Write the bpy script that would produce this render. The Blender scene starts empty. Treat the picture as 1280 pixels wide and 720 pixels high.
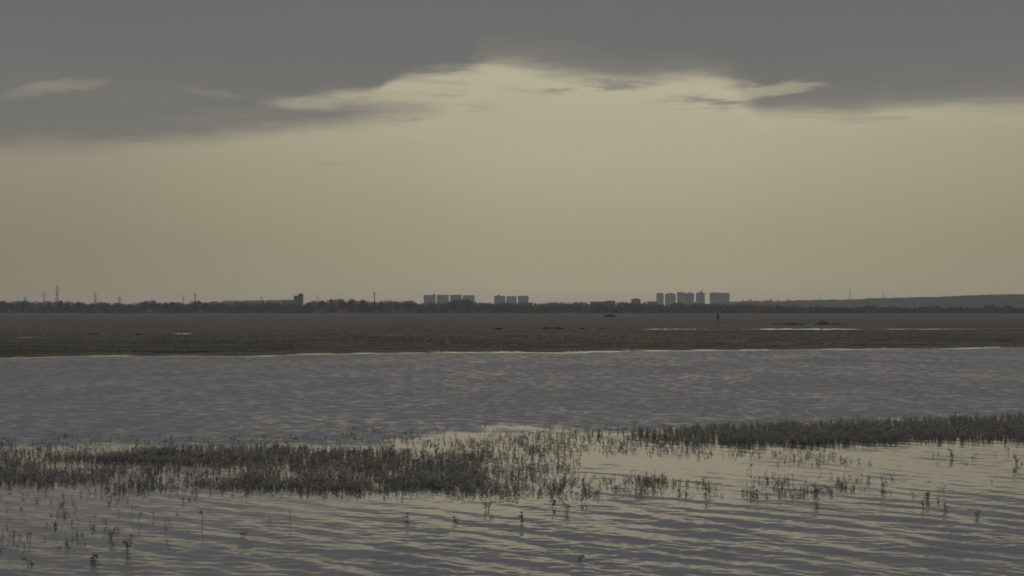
import bpy, math, random
import numpy as np

rng = np.random.default_rng(7)
random.seed(7)
S = bpy.context.scene
COL = S.collection
HC = 4.0          # eye height above the water, metres
F = 2388.0        # focal length in pixels of a 1280 wide picture
HZ = 388.0        # horizon row

# ------------------------------------------------------------------ helpers
def gp(px, py, z=0.0):
    Y = (HC - z) * F / (py - HZ)
    return ((px - 640) / F * Y, Y)

def atx(px, d): return (px - 640) / F * d
def ztop(py, d): return HC + (HZ - py) / F * d

def smooth(a, b, x):
    t = np.clip((x - a) / (b - a), 0, 1)
    return t * t * (3 - 2 * t)

def mesh_obj(name, verts, faces, mat=None, parent=None, smooth_sh=False):
    me = bpy.data.meshes.new(name)
    verts = np.asarray(verts, dtype=np.float32)
    if isinstance(faces, np.ndarray):
        n, k = faces.shape
        me.vertices.add(len(verts))
        me.vertices.foreach_set("co", verts.ravel())
        me.loops.add(n * k)
        me.loops.foreach_set("vertex_index", faces.astype(np.int32).ravel())
        me.polygons.add(n)
        me.polygons.foreach_set("loop_start", np.arange(0, n * k, k, dtype=np.int32))
        me.update(calc_edges=True)
    else:
        me.from_pydata(verts.tolist(), [], faces)
        me.update()
    if smooth_sh:
        me.polygons.foreach_set("use_smooth", np.ones(len(me.polygons), dtype=bool))
    if mat: me.materials.append(mat)
    o = bpy.data.objects.new(name, me)
    COL.objects.link(o)
    if parent: o.parent = parent
    return o

def empty(name, loc, rz=0.0):
    o = bpy.data.objects.new(name, None)
    COL.objects.link(o)
    o.location = loc
    o.rotation_euler = (0, 0, rz)
    o.empty_display_size = 0.5
    return o

def tag(o, label=None, cat=None, group=None, kind=None):
    if label: o["label"] = label
    if cat: o["category"] = cat
    if group: o["group"] = group
    if kind: o["kind"] = kind
    return o

class MB:
    """collects boxes, tubes and prisms into one mesh"""
    def __init__(self): self.v = []; self.f = []
    def box(self, x0, x1, y0, y1, z0, z1):
        b = len(self.v)
        self.v += [(x0,y0,z0),(x1,y0,z0),(x1,y1,z0),(x0,y1,z0),(x0,y0,z1),(x1,y0,z1),(x1,y1,z1),(x0,y1,z1)]
        self.f += [tuple(b+i for i in q) for q in ((0,3,2,1),(4,5,6,7),(0,1,5,4),(1,2,6,5),(2,3,7,6),(3,0,4,7))]
        return self
    def tube(self, p, q, r0, r1=None, n=5):
        r1 = r0 if r1 is None else r1
        p = np.array(p, float); q = np.array(q, float)
        d = q - p; d /= np.linalg.norm(d) + 1e-9
        a = np.cross(d, (0,0,1) if abs(d[2]) < .9 else (1,0,0)); a /= np.linalg.norm(a)
        c = np.cross(d, a); b = len(self.v)
        for (o, r) in ((p, r0), (q, r1)):
            for i in range(n):
                t = 2*math.pi*i/n
                self.v.append(tuple(o + r*(a*math.cos(t) + c*math.sin(t))))
        for i in range(n):
            j = (i+1) % n
            self.f.append((b+i, b+j, b+n+j, b+n+i))
        self.f.append(tuple(b+i for i in range(n-1, -1, -1)))
        self.f.append(tuple(b+n+i for i in range(n)))
        return self
    def prism(self, pts, z0, z1, top=None):
        """plan polygon extruded; top = list of points for a tapered top"""
        n = len(pts); b = len(self.v); top = top or pts
        self.v += [(x, y, z0) for x, y in pts] + [(x, y, z1) for x, y in top]
        for i in range(n):
            j = (i+1) % n
            self.f.append((b+i, b+j, b+n+j, b+n+i))
        self.f.append(tuple(b+i for i in range(n-1, -1, -1)))
        self.f.append(tuple(b+n+i for i in range(n)))
        return self
    def build(self, name, mat, parent=None):
        return mesh_obj(name, self.v, self.f, mat, parent)

# ------------------------------------------------------------------ materials
def new_mat(name):
    m = bpy.data.materials.new(name); m.use_nodes = True
    nt = m.node_tree; nt.nodes.clear()
    out = nt.nodes.new("ShaderNodeOutputMaterial")
    return m, nt, out

def simple(name, col, rough=0.8, var=0.25, scale=0.5, col2=None, metal=0.0, spec=0.3, trans=0.0):
    """noise between two colours of the thing itself"""
    m, nt, out = new_mat(name)
    p = nt.nodes.new("ShaderNodeBsdfPrincipled")
    tc = nt.nodes.new("ShaderNodeTexCoord")
    nz = nt.nodes.new("ShaderNodeTexNoise"); nz.inputs["Scale"].default_value = scale; nz.inputs["Detail"].default_value = 5
    mx = nt.nodes.new("ShaderNodeMix"); mx.data_type = 'RGBA'
    rp = nt.nodes.new("ShaderNodeMapRange"); rp.inputs[1].default_value = .3; rp.inputs[2].default_value = .7
    c2 = col2 or tuple(c * (1 - var) for c in col)
    mx.inputs[6].default_value = (*col, 1); mx.inputs[7].default_value = (*c2, 1)
    nt.links.new(tc.outputs["Object"], nz.inputs["Vector"])
    nt.links.new(nz.outputs["Fac"], rp.inputs[0])
    nt.links.new(rp.outputs[0], mx.inputs[0])
    nt.links.new(mx.outputs[2], p.inputs["Base Color"])
    p.inputs["Roughness"].default_value = rough
    p.inputs["Metallic"].default_value = metal
    p.inputs["Specular IOR Level"].default_value = spec
    if trans > 0:
        tl = nt.nodes.new("ShaderNodeBsdfTranslucent")
        nt.links.new(mx.outputs[2], tl.inputs["Color"])
        ms = nt.nodes.new("ShaderNodeMixShader"); ms.inputs[0].default_value = trans
        nt.links.new(p.outputs[0], ms.inputs[1]); nt.links.new(tl.outputs[0], ms.inputs[2])
        nt.links.new(ms.outputs[0], out.inputs["Surface"])
    else:
        nt.links.new(p.outputs[0], out.inputs["Surface"])
    return m

def ground_material():
    m, nt, out = new_mat("mud_and_dry_grass")
    N = nt.nodes; L = nt.links
    p = N.new("ShaderNodeBsdfPrincipled"); p.inputs["Roughness"].default_value = 0.95
    p.inputs["Specular IOR Level"].default_value = 0.1
    tc = N.new("ShaderNodeTexCoord")
    def noise(scale, detail=6, rough=.6):
        n = N.new("ShaderNodeTexNoise"); n.inputs["Scale"].default_value = scale
        n.inputs["Detail"].default_value = detail; n.inputs["Roughness"].default_value = rough
        L.new(tc.outputs["Object"], n.inputs["Vector"]); return n
    def ramp(src, stops):
        r = N.new("ShaderNodeValToRGB")
        while len(r.color_ramp.elements) < len(stops): r.color_ramp.elements.new(.5)
        for e, (pos, c) in zip(r.color_ramp.elements, stops):
            e.position = pos; e.color = (*c, 1)
        L.new(src, r.inputs[0]); return r
    a = ramp(noise(0.03).outputs["Fac"], [(.35, (.065,.061,.047)), (.5, (.072,.067,.051)), (.66, (.081,.074,.056))])
    b = ramp(noise(0.006, 8, .65).outputs["Fac"], [(.38, (.80,.81,.80)), (.52, (1,1,1)), (.64, (1.22,1.17,1.08))])
    c = ramp(noise(0.5, 4).outputs["Fac"], [(.3, (.93,.93,.93)), (.7, (1.06,1.06,1.06))])
    m1 = N.new("ShaderNodeMix"); m1.data_type = 'RGBA'; m1.blend_type = 'MULTIPLY'; m1.inputs[0].default_value = 1
    L.new(a.outputs[0], m1.inputs[6]); L.new(b.outputs[0], m1.inputs[7])
    m2 = N.new("ShaderNodeMix"); m2.data_type = 'RGBA'; m2.blend_type = 'MULTIPLY'; m2.inputs[0].default_value = 1
    L.new(m1.outputs[2], m2.inputs[6]); L.new(c.outputs[0], m2.inputs[7])
    L.new(m2.outputs[2], p.inputs["Base Color"])
    bp = N.new("ShaderNodeBump"); bp.inputs["Strength"].default_value = .25; bp.inputs["Distance"].default_value = .1
    L.new(noise(2.0).outputs["Fac"], bp.inputs["Height"]); L.new(bp.outputs[0], p.inputs["Normal"])
    L.new(p.outputs[0], out.inputs["Surface"])
    return m

def water_material():
    m, nt, out = new_mat("murky_water")
    N = nt.nodes; L = nt.links
    p = N.new("ShaderNodeBsdfPrincipled")
    p.inputs["Base Color"].default_value = (.080,.078,.076,1)
    ra = N.new("ShaderNodeAttribute"); ra.attribute_name = "ripple"
    L.new(ra.outputs["Fac"], p.inputs["Roughness"])
    p.inputs["IOR"].default_value = 1.333
    tc = N.new("ShaderNodeTexCoord")
    mp = N.new("ShaderNodeMapping"); mp.inputs["Rotation"].default_value = (0,0,math.radians(38)); mp.inputs["Scale"].default_value = (1.0,.45,1)
    n = N.new("ShaderNodeTexNoise"); n.inputs["Scale"].default_value = 5.5; n.inputs["Detail"].default_value = 3
    b = N.new("ShaderNodeBump"); b.inputs["Strength"].default_value = 1; b.inputs["Distance"].default_value = .006
    L.new(tc.outputs["Object"], mp.inputs[0]); L.new(mp.outputs[0], n.inputs["Vector"])
    at = N.new("ShaderNodeAttribute"); at.attribute_name = "chop"
    ml = N.new("ShaderNodeMath"); ml.operation = 'MULTIPLY'
    L.new(n.outputs["Fac"], ml.inputs[0]); L.new(at.outputs["Fac"], ml.inputs[1])
    L.new(ml.outputs[0], b.inputs["Height"]); L.new(b.outputs[0], p.inputs["Normal"])
    L.new(p.outputs[0], out.inputs["Surface"])
    return m

def band_material():
    m, nt, out = new_mat("window_strip")
    N = nt.nodes; L = nt.links
    p = N.new("ShaderNodeBsdfPrincipled"); p.inputs["Roughness"].default_value = .35
    tc = N.new("ShaderNodeTexCoord"); sp = N.new("ShaderNodeSeparateXYZ"); L.new(tc.outputs["Object"], sp.inputs[0])
    ad = N.new("ShaderNodeMath"); ad.operation = 'ADD'; L.new(sp.outputs[0], ad.inputs[0]); L.new(sp.outputs[1], ad.inputs[1])
    md = N.new("ShaderNodeMath"); md.operation = 'FLOORED_MODULO'; md.inputs[1].default_value = 3.1; L.new(ad.outputs[0], md.inputs[0])
    lt = N.new("ShaderNodeMath"); lt.operation = 'LESS_THAN'; lt.inputs[1].default_value = 1.2; L.new(md.outputs[0], lt.inputs[0])
    mx = N.new("ShaderNodeMix"); mx.data_type = 'RGBA'
    mx.inputs[6].default_value = (.07,.075,.085,1); mx.inputs[7].default_value = (.34,.33,.31,1)
    L.new(lt.outputs[0], mx.inputs[0]); L.new(mx.outputs[2], p.inputs["Base Color"])
    L.new(p.outputs[0], out.inputs["Surface"]); return m

M = dict(
    ground=ground_material(),
    water=water_material(),
    pond=simple("still_pond_water", (.07,.068,.06), rough=.02, var=.1, spec=.5),
    reed=simple("marsh_leaves", (.180,.178,.150), rough=.7, col2=(.215,.205,.165), scale=.8, spec=.15, trans=.45),
    stem=simple("marsh_stems", (.12,.105,.080), rough=.8, col2=(.085,.08,.06), scale=4, spec=.15),
    meadow=simple("dry_meadow_grass", (.158,.150,.118), rough=.9, col2=(.184,.171,.132), scale=.03, spec=.1, trans=.2),
    bark=simple("bark", (.09,.08,.07), rough=.95, scale=2, spec=.1),
    leaf=simple("tree_foliage", (.072,.076,.056), rough=.9, col2=(.095,.092,.068), scale=.15, spec=.1, trans=.15),
    wood=simple("woodland_foliage", (.070,.073,.062), rough=.9, col2=(.095,.092,.074), scale=.04, spec=.1, trans=.1),
    shrub=simple("dark_scrub", (.062,.062,.048), rough=.95, col2=(.085,.080,.060), scale=.8, spec=.1),
    earth=simple("dark_earth", (.060,.058,.056), rough=.95, col2=(.035,.034,.032), scale=.4, spec=.1),
    tarp=simple("blue_grey_sheeting", (.12,.135,.155), rough=.7, scale=1, spec=.2),
    hill=simple("wooded_hill", (.034,.037,.030), rough=.95, col2=(.055,.053,.042), scale=.006, spec=.05),
    concrete=simple("grey_render", (.36,.345,.33), rough=.85, var=.15, scale=.05),
    concrete_dark=simple("dark_render", (.15,.15,.15), rough=.85, var=.2, scale=.05),
    cream=simple("pale_render", (.46,.44,.40), rough=.85, var=.15, scale=.05),
    roof=simple("roofing", (.14,.135,.13), rough=.9, scale=.1),
    strip=band_material(),
    glass=simple("window_glass", (.06,.065,.075), rough=.25, scale=.2, spec=.5),
    steel=simple("galvanised_steel", (.20,.20,.20), rough=.6, scale=.3, spec=.4),
    yellow=simple("yellow_paint", (.42,.36,.075), rough=.6, scale=2, spec=.3),
    darkpost=simple("weathered_post", (.13,.13,.10), rough=.8, scale=2),
    palepost=simple("pale_post", (.34,.33,.22), rough=.7, scale=1),
)

# ------------------------------------------------------------------ camera
cam = bpy.data.cameras.new("camera")
cam.sensor_width = 36; cam.lens = 36 * F / 1280
cam.shift_y = (HZ - 360) / 1280
cam.clip_start = .1; cam.clip_end = 60000
co = bpy.data.objects.new("camera", cam); COL.objects.link(co)
co.location = (0, 0, HC); co.rotation_euler = (math.radians(90), 0, 0)
S.camera = co

# ------------------------------------------------------------------ sky
def build_world():
    w = bpy.data.worlds.new("World"); S.world = w; w.use_nodes = True
    nt = w.node_tree; nt.nodes.clear(); N = nt.nodes; L = nt.links
    out = N.new("ShaderNodeOutputWorld"); bg = N.new("ShaderNodeBackground")
    L.new(bg.outputs[0], out.inputs[0])
    def val(x):
        v = N.new("ShaderNodeValue"); v.outputs[0].default_value = x; return v.outputs[0]
    def mth(op, a, b=None, c=None, clamp=False):
        n = N.new("ShaderNodeMath"); n.operation = op; n.use_clamp = clamp
        for i, s in enumerate((a, b, c)):
            if s is None: continue
            if isinstance(s, (int, float)): n.inputs[i].default_value = s
            else: L.new(s, n.inputs[i])
        return n.outputs[0]
    def sstep(lo, hi, x):
        n = N.new("ShaderNodeMapRange"); n.interpolation_type = 'SMOOTHSTEP'
        n.inputs[1].default_value = lo; n.inputs[2].default_value = hi
        L.new(x, n.inputs[0]); return n.outputs[0]
    def mix(f, a, b):
        n = N.new("ShaderNodeMix"); n.data_type = 'RGBA'
        if isinstance(f, (int, float)): n.inputs[0].default_value = f
        else: L.new(f, n.inputs[0])
        for i, s in ((6, a), (7, b)):
            if isinstance(s, tuple): n.inputs[i].default_value = (*s, 1)
            else: L.new(s, n.inputs[i])
        return n.outputs[2]
    tc = N.new("ShaderNodeTexCoord"); sp = N.new("ShaderNodeSeparateXYZ")
    L.new(tc.outputs["Generated"], sp.inputs[0])
    az = mth('ARCTAN2', sp.outputs[0], sp.outputs[1])
    el = mth('ARCSINE', sp.outputs[2])
    U = mth('MULTIPLY', az, F); V = mth('MULTIPLY', el, F)      # 1 unit = one 2388th of a radian
    def noise(su, sv, seed, detail=5, rough=.55):
        cb = N.new("ShaderNodeCombineXYZ")
        L.new(mth('MULTIPLY', U, 1/su), cb.inputs[0]); L.new(mth('MULTIPLY', V, 1/sv), cb.inputs[1])
        cb.inputs[2].default_value = seed
        n = N.new("ShaderNodeTexNoise"); n.inputs["Scale"].default_value = 1
        n.inputs["Detail"].default_value = detail; n.inputs["Roughness"].default_value = rough
        L.new(cb.outputs[0], n.inputs["Vector"])
        return mth('SUBTRACT', n.outputs["Fac"], .5)
    n_big = noise(260, 60, 3.1); n_mid = noise(95, 20, 7.7); n_fin = noise(42, 7, 1.3)
    warp = mth('ADD', mth('MULTIPLY', n_big, 26), mth('ADD', mth('MULTIPLY', n_mid, 20), mth('MULTIPLY', n_fin, 11)))
    Vw = mth('ADD', V, warp)
    Uw = mth('ADD', U, mth('MULTIPLY', n_mid, 30))
    UN = mth('MULTIPLY_ADD', Uw, 1/1800, .5, clamp=True)
    UNs = mth('MULTIPLY_ADD', U, 1/1800, .5, clamp=True)
    def to_dir(px, py):
        a = math.atan((px-640)/F); e = math.atan((HZ-py)/F*math.cos(a))
        return a*F, e*F
    def curve(pts, x=UN, direct=False):
        """pts: (px, py) pairs turned into directions, or (px, value) when direct"""
        n = N.new("ShaderNodeFloatCurve"); cv = n.mapping.curves[0]
        q = []
        for px, py in pts:
            a, e = to_dir(px, HZ if direct else py)
            q.append((min(max(a/1800+.5, 0), 1), py if direct else e/400))
        q = [(0, q[0][1])] + q + [(1, q[-1][1])]
        while len(cv.points) < len(q): cv.points.new(.5, .5)
        for p_, (x_, y_) in zip(cv.points, q):
            p_.location = (x_, min(max(y_, 0), 1)); p_.handle_type = 'AUTO_CLAMPED'
        n.mapping.update()
        L.new(x, n.inputs[1])
        return n.outputs[0] if direct else mth('MULTIPLY', n.outputs[0], 400)
    # lower edge of the cloud deck (cloud above it)
    E0 = curve([(-100,186),(0,184),(130,181),(210,178),(280,172),(330,166),(420,157),(480,149),(530,142),(570,130),(590,100),
                (620,83),(660,85),(700,90),(800,97),(870,98),(905,103),(935,126),(960,139),(1060,139),(1100,134),(1200,131),(1280,128),(1400,126)])
    dE = mth('SUBTRACT', Vw, E0)
    m0 = mth('ADD', mth('MULTIPLY', sstep(-15, 15, dE), .86), mth('MULTIPLY', sstep(0, 45, dE), .14))
    # long bright gap cut into the left bank
    SU = curve([(0,126),(300,126),(340,123),(400,119),(465,114),(492,100),(520,91),(570,86),(620,83),(900,83)])
    SL = curve([(0,122),(300,122),(330,129),(400,132),(460,131),(510,130),(560,136),(610,150),(900,160)])
    g3 = mth('MULTIPLY', sstep(9, -5, mth('SUBTRACT', Vw, SU)), sstep(-8, 9, mth('SUBTRACT', Vw, SL)))
    g3 = mth('MULTIPLY', mth('MULTIPLY', g3, sstep(atan_px(300), atan_px(370), U)), sstep(atan_px(690), atan_px(610), U))
    # small bright slits, each a soft slanted lens
    def lens(cx, cy, rx, ry, slope, amt):
        a, e = to_dir(cx, cy)
        du = mth('SUBTRACT', U, a)
        dv = mth('SUBTRACT', mth('SUBTRACT', Vw, e), mth('MULTIPLY', du, slope))
        r = mth('ADD', mth('POWER', mth('ABSOLUTE', mth('MULTIPLY', du, 1/rx)), 2), mth('POWER', mth('ABSOLUTE', mth('MULTIPLY', dv, 1/ry)), 2))
        return mth('MULTIPLY', sstep(1.1, .05, r), amt)
    s1 = lens(70, 114, 76, 9, .17, .50)
    s2 = lens(266, 116, 46, 8, -.10, .24)
    s4 = lens(952, 112, 90, 9, .10, .75)
    s5 = lens(890, 104, 60, 6, .0, .35)
    tr = mth('MULTIPLY', sstep(-.02, .17, noise(210, 15, 11.4, 6, .62)), mth('MULTIPLY', mth('MULTIPLY', sstep(50, 5, dE), sstep(atan_px(620), atan_px(420), U)), .26))
    s6 = lens(535, 138, 110, 18, .06, .40)
    mask = m0
    fib = mth('MULTIPLY_ADD', sstep(-.12, .10, noise(170, 13, 6.6, 5, .6)), .32, .68)
    g3, s1, s2, s4 = [mth('MULTIPLY', g, fib) for g in (g3, s1, s2, s4)]
    for g in (g3, s1, s2, s4, s5, s6, tr):
        mask = mth('MULTIPLY', mask, mth('SUBTRACT', 1, g))
    # thin grey wisps hanging under the deck
    wz = mth('MULTIPLY', sstep(-.05, .10, noise(110, 14, 4.2, 6, .62)),
             mth('ADD', lens(745, 103, 130, 15, .03, .9), mth('ADD', lens(930, 122, 130, 15, .08, .9), lens(480, 138, 150, 18, .05, .8))))
    wz2 = mth('MULTIPLY', sstep(-.05, .15, noise(200, 12, 9.2, 6, .6)),
              mth('ADD', lens(1070, 146, 120, 12, .0, .35), mth('ADD', lens(450, 202, 90, 7, .02, .22), lens(10, 204, 60, 9, 0, .3))))
    mask = mth('MAXIMUM', mask, mth('MAXIMUM', mth('MULTIPLY', wz, .75), wz2), clamp=True)
    # colour of the open band: by height, then by compass direction
    rp = N.new("ShaderNodeValToRGB"); rp.color_ramp.interpolation = 'B_SPLINE'
    stops = GAP_STOPS
    while len(rp.color_ramp.elements) < len(stops): rp.color_ramp.elements.new(.5)
    for e_, (v, c) in zip(rp.color_ramp.elements, stops):
        e_.position = v/400; e_.color = (*c, 1)
    L.new(mth('MULTIPLY', V, 1/400, clamp=True), rp.inputs[0])
    azf = curve(AZ_STOPS, UNs, True)
    sc = N.new("ShaderNodeVectorMath"); sc.operation = 'SCALE'
    L.new(rp.outputs[0], sc.inputs[0])
    L.new(mth('ADD', mth('MULTIPLY', azf, 1.0), mth('ADD', mth('MULTIPLY', noise(500, 50, 5.5, 4), .06), mth('MULTIPLY', mth('MULTIPLY', sstep(-45, -6, dE), sstep(atan_px(150), atan_px(560), U)), .045))), sc.inputs[3])
    gap = sc.outputs[0]
    # colour of the deck: grey, paler low down and towards the zenith
    rc = N.new("ShaderNodeValToRGB")
    stops = DECK_STOPS
    while len(rc.color_ramp.elements) < len(stops): rc.color_ramp.elements.new(.5)
    for e_, (v, c) in zip(rc.color_ramp.elements, stops):
        e_.position = v; e_.color = (*c, 1)
    L.new(mth('MULTIPLY', el, 1/1.5708, clamp=True), rc.inputs[0])
    sd = N.new("ShaderNodeVectorMath"); sd.operation = 'SCALE'
    L.new(rc.outputs[0], sd.inputs[0])
    L.new(mth('ADD', 1, mth('ADD', mth('MULTIPLY', noise(600, 48, 2.2, 6), .20), mth('MULTIPLY', noise(90, 22, 8.1, 4), .05))), sd.inputs[3])
    col = mix(mask, gap, sd.outputs[0])
    sky = N.new("ShaderNodeTexSky"); sky.sky_type = 'NISHITA'; sky.sun_disc = False
    sky.sun_elevation = SUN_EL; sky.sun_rotation = SUN_AZ; sky.dust_density = 4
    s10 = N.new("ShaderNodeVectorMath"); s10.operation = 'SCALE'; s10.inputs[3].default_value = 10
    L.new(col, s10.inputs[0])
    L.new(mix(.96, sky.outputs[0], s10.outputs[0]), bg.inputs[0])
    bg.inputs[1].default_value = .1

def atan_px(px): return math.atan((px-640)/F)*F
SUN_EL = math.radians(64); SUN_AZ = math.radians(8)
GAP_STOPS = [(0,(.460,.390,.228)),(20,(.400,.341,.212)),(60,(.366,.319,.210)),(110,(.380,.331,.222)),(190,(.428,.381,.266)),(290,(.468,.428,.300)),(400,(.46,.42,.29))]
AZ_STOPS = [(-200,.50),(0,.68),(100,.71),(300,.82),(500,.92),(700,1.0),(850,1.0),(1000,.95),(1280,.84),(1500,.7)]
DECK_STOPS = [(0,(.160,.156,.138)),(.07,(.153,.150,.137)),(.105,(.129,.128,.124)),(.14,(.130,.129,.140)),(.2,(.148,.147,.164)),(.42,(.185,.185,.205)),(.6,(.55,.55,.58)),(.75,(.90,.90,.94)),(1,(1.05,1.05,1.1))]
build_world()

sun = bpy.data.lights.new("sun", 'SUN'); sun.energy = .5; sun.angle = math.radians(60); sun.color = (1,.95,.86)
so = bpy.data.objects.new("sun", sun); COL.objects.link(so)
so.rotation_euler = (-(math.pi/2 - SUN_EL), 0, -SUN_AZ); so.location = (0, 50, 80)

# ------------------------------------------------------------------ far shoreline
SHORE_PX = [(-300,449),(0,446.8),(60,446),(100,445),(210,444.3),(300,444.8),(345,444.3),(380,442.6),(420,442),(450,441),(520,441),
            (580,440.2),(640,440),(700,440.4),(760,439),(800,438.2),(870,437.6),(960,437),(1066,436),(1180,435.4),(1215,434.5),(1280,434),(1600,432)]
_sh = np.array([gp(x, y) for x, y in SHORE_PX])
def shore(x): return np.interp(x, _sh[:,0], _sh[:,1])

def wob(x, y, seed, lam):
    """cheap smooth noise, about -1..1"""
    r = np.random.default_rng(seed); s = 0
    for i in range(7):
        a = r.uniform(0, 2*math.pi); k = 2*math.pi/(lam*r.uniform(.5, 1.6))
        s = s + np.sin(k*(x*math.cos(a) + y*math.sin(a)) + r.uniform(0, 6.28))
    return s / 3.2

FIELD = .15
# ------------------------------------------------------------------ ground, one sheet
def build_ground():
    xs = np.concatenate([-np.geomspace(12000, 90, 40), np.linspace(-88, 88, 353), np.geomspace(90, 12000, 40)])
    near = np.array([-300,-60,-12,-3,0,3,6,9,12,20,40,70])
    s = np.concatenate([np.array([-60,-40,-25,-16]), np.linspace(-12, 40, 105), np.geomspace(41, 12000, 260)])
    sx = shore(xs)
    Y = np.concatenate([np.repeat(near[:,None], len(xs), 1), sx[None,:] + s[:,None]])
    X = np.repeat(xs[None,:], Y.shape[0], 0)
    Z = np.full_like(Y, -.8)
    d = Y - sx[None,:]
    up = np.where(d < 0, -.8*smooth(0, 22, -d), 0)
    up = up + np.where(d > 0, .05*smooth(0, 14, d) + (FIELD-.05)*smooth(10, 60, d), 0)
    up = up + (.022*wob(X, Y, 3, 9) + .015*wob(X, Y, 4, 3.5)) * smooth(-8, 0, d) * (1 - smooth(30, 90, d))
    up = up + .05*wob(X, Y, 5, 60) * smooth(60, 200, d) * (1 - smooth(1500, 2000, d))
    k = np.arange(Y.shape[0]) >= len(near)
    Z[k] = up[k]
    bank = 2.4*(1 - smooth(2, 11, Y)) - .8
    Z[~k] = bank[~k]
    n, m = Y.shape
    idx = np.arange(n*m).reshape(n, m)
    f = np.stack([idx[:-1,:-1], idx[:-1,1:], idx[1:,1:], idx[1:,:-1]], -1).reshape(-1, 4)
    o = mesh_obj("ground", np.stack([X,Y,Z],-1).reshape(-1,3), f, M['ground'], smooth_sh=True)
    tag(o, "flat dark brown grassy mudflat beyond the water", "ground", kind="structure")
build_ground()

# ------------------------------------------------------------------ water, one sheet with real waves
def calm_map(X, Y):
    """0 = mirror, 1 = full waves"""
    px = X / np.maximum(Y, 1) * F + 640
    v = HC*F/np.maximum(Y, 1) + HZ
    edge = 541 + 19*smooth(600, 430, px) - 6*smooth(850, 1100, px) + 4*wob(X, Y, 13, 7) - 8*smooth(900, 1280, px)
    far = smooth(edge+7, edge-11, v)                                # open water beyond the grass
    start = 588 + 20*smooth(900, 500, px) - 14*smooth(950, 1250, px)
    nearw = smooth(start, start+95, v)
    mid = .20 + .07*wob(X, Y, 11, 6)
    a = np.maximum(far, np.maximum(mid, nearw))
    a = a * (1 - .75*smooth(260, 0, px)*smooth(600, 625, v)*smooth(720, 660, v)*.5)
    return a, far

def build_water():
    ds = np.concatenate([np.exp(np.arange(math.log(11), math.log(60), .0014)), np.exp(np.arange(math.log(60), math.log(250), .0009))])
    half = 20
    t = np.tan(np.radians(np.linspace(-half, half, 820)))
    side = np.geomspace(math.tan(math.radians(half))*1.02, 4.0, 24)
    t = np.concatenate([-side[::-1], t, side])
    Y = np.repeat(ds[:,None], len(t), 1); X = Y * t[None,:]
    calm, far = calm_map(X, Y)
    toshore = shore(X) - Y
    # quiet water right under the far bank, ruffled again by low patches
    calm = calm * (.05 + .95*smooth(1.0, 6, toshore + 1.5*wob(X, Y, 21, 14)))
    # gusts: patches of rougher and smoother surface
    gust = 1 + .12*wob(X, Y, 31, 34) + .08*wob(X, Y, 32, 9)
    gust = gust + (.32*wob(X, Y, 33, 3.2) + .2*wob(X, Y, 34, 7))*smooth(60, 40, Y)
    gust = np.clip(gust, .25, 1.8)
    h = np.zeros_like(Y)
    r = np.random.default_rng(12)
    sp = np.maximum(np.where(Y < 60, .0014, .0009)*Y, Y*2*math.tan(math.radians(half))/820*.8)
    def add(n, lam0, lam1, slope_rms, dirdeg, spread, weight):
        nonlocal h
        each = slope_rms*math.sqrt(2.0/n)
        for i in range(n):
            lam = math.exp(r.uniform(math.log(lam0), math.log(lam1)))
            k = 2*math.pi/lam; a = math.radians(r.normal(dirdeg, spread)); ph = r.uniform(0, 6.28)
            amp = each/k
            q = k*(X*math.cos(a) + Y*math.sin(a)) + ph
            fade = smooth(2.0, 3.2, lam/sp)
            h += (amp*weight*fade)*np.sin(q)
    # swell in the foreground: crests run right and towards the viewer
    wn = calm*(1-far)*gust
    near = smooth(52, 33, Y)
    add(12, 1.4, 2.4, .040, 27, 15, wn*near)
    add(22, .70, 1.3, .062, 29, 24, wn)
    add(20, .34, .70, .042, 46, 36, wn)
    add(18, .13, .34, .044, 55, 42, (.14 + .80*wn)*(1-far)*smooth(.0, .12, calm))
    wf = far*calm*gust
    add(8, .9, 1.6, .022, 80, 20, wf)
    add(34, .40, .80, .118, 87, 19, wf)
    Z = h * smooth(11, 15, Y) * (1 - smooth(.30, .5, np.abs(t))[None,:]*.7)
    n, m = Y.shape
    idx = np.arange(n*m).reshape(n, m)
    f = np.stack([idx[:-1,:-1], idx[:-1,1:], idx[1:,1:], idx[1:,:-1]], -1).reshape(-1, 4)
    o = mesh_obj("water", np.stack([X,Y,Z],-1).reshape(-1,3), f, M['water'], smooth_sh=True)
    at = o.data.attributes.new("chop", 'FLOAT', 'POINT')
    at.data.foreach_set("value", (calm*gust*(1+1.2*far)).astype(np.float32).ravel())
    at = o.data.attributes.new("ripple", 'FLOAT', 'POINT')
    at.data.foreach_set("value", (.025 + .135*far*np.clip(calm*gust, 0, 1.2)*smooth(40, 75, Y) + .03*calm).astype(np.float32).ravel())
    tag(o, "rippled grey shallow flood water", "water", kind="structure")
build_water()

# ------------------------------------------------------------------ still ponds lying on the flat
def pond(pts, label, z=.0):
    """pts: outline given as (px, far row, near row) stations, laid on the flat"""
    zt = FIELD + .10
    far_ = [gp(p, a, zt) for p, a, b in pts]; near_ = [gp(p, b, zt) for p, a, b in pts]
    v = [(x, y, zt) for x, y in near_] + [(x, y, zt) for x, y in far_]
    n = len(pts)
    f = [(i, i+1, n+i+1, n+i) for i in range(n-1)]
    # a shallow wet margin under the sheet
    o = mesh_obj("pond", v, f, M['pond'])
    tag(o, label, "pond", kind="structure")
def stations(x0, x1, yf, yn, n, jit, seed):
    r = np.random.default_rng(seed); out = []
    for i in range(n):
        t = i/(n-1); taper = min(1, 4*min(t, 1-t) + .04)*(.55 + .45*abs(math.sin(9*t + x0)))
        c = (yf+yn)/2; hh = (yn-yf)/2*taper
        out.append((x0+(x1-x0)*t, c-hh*(1+r.uniform(-jit, jit)), c+hh*(1+r.uniform(-jit, jit))))
    return out
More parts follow.
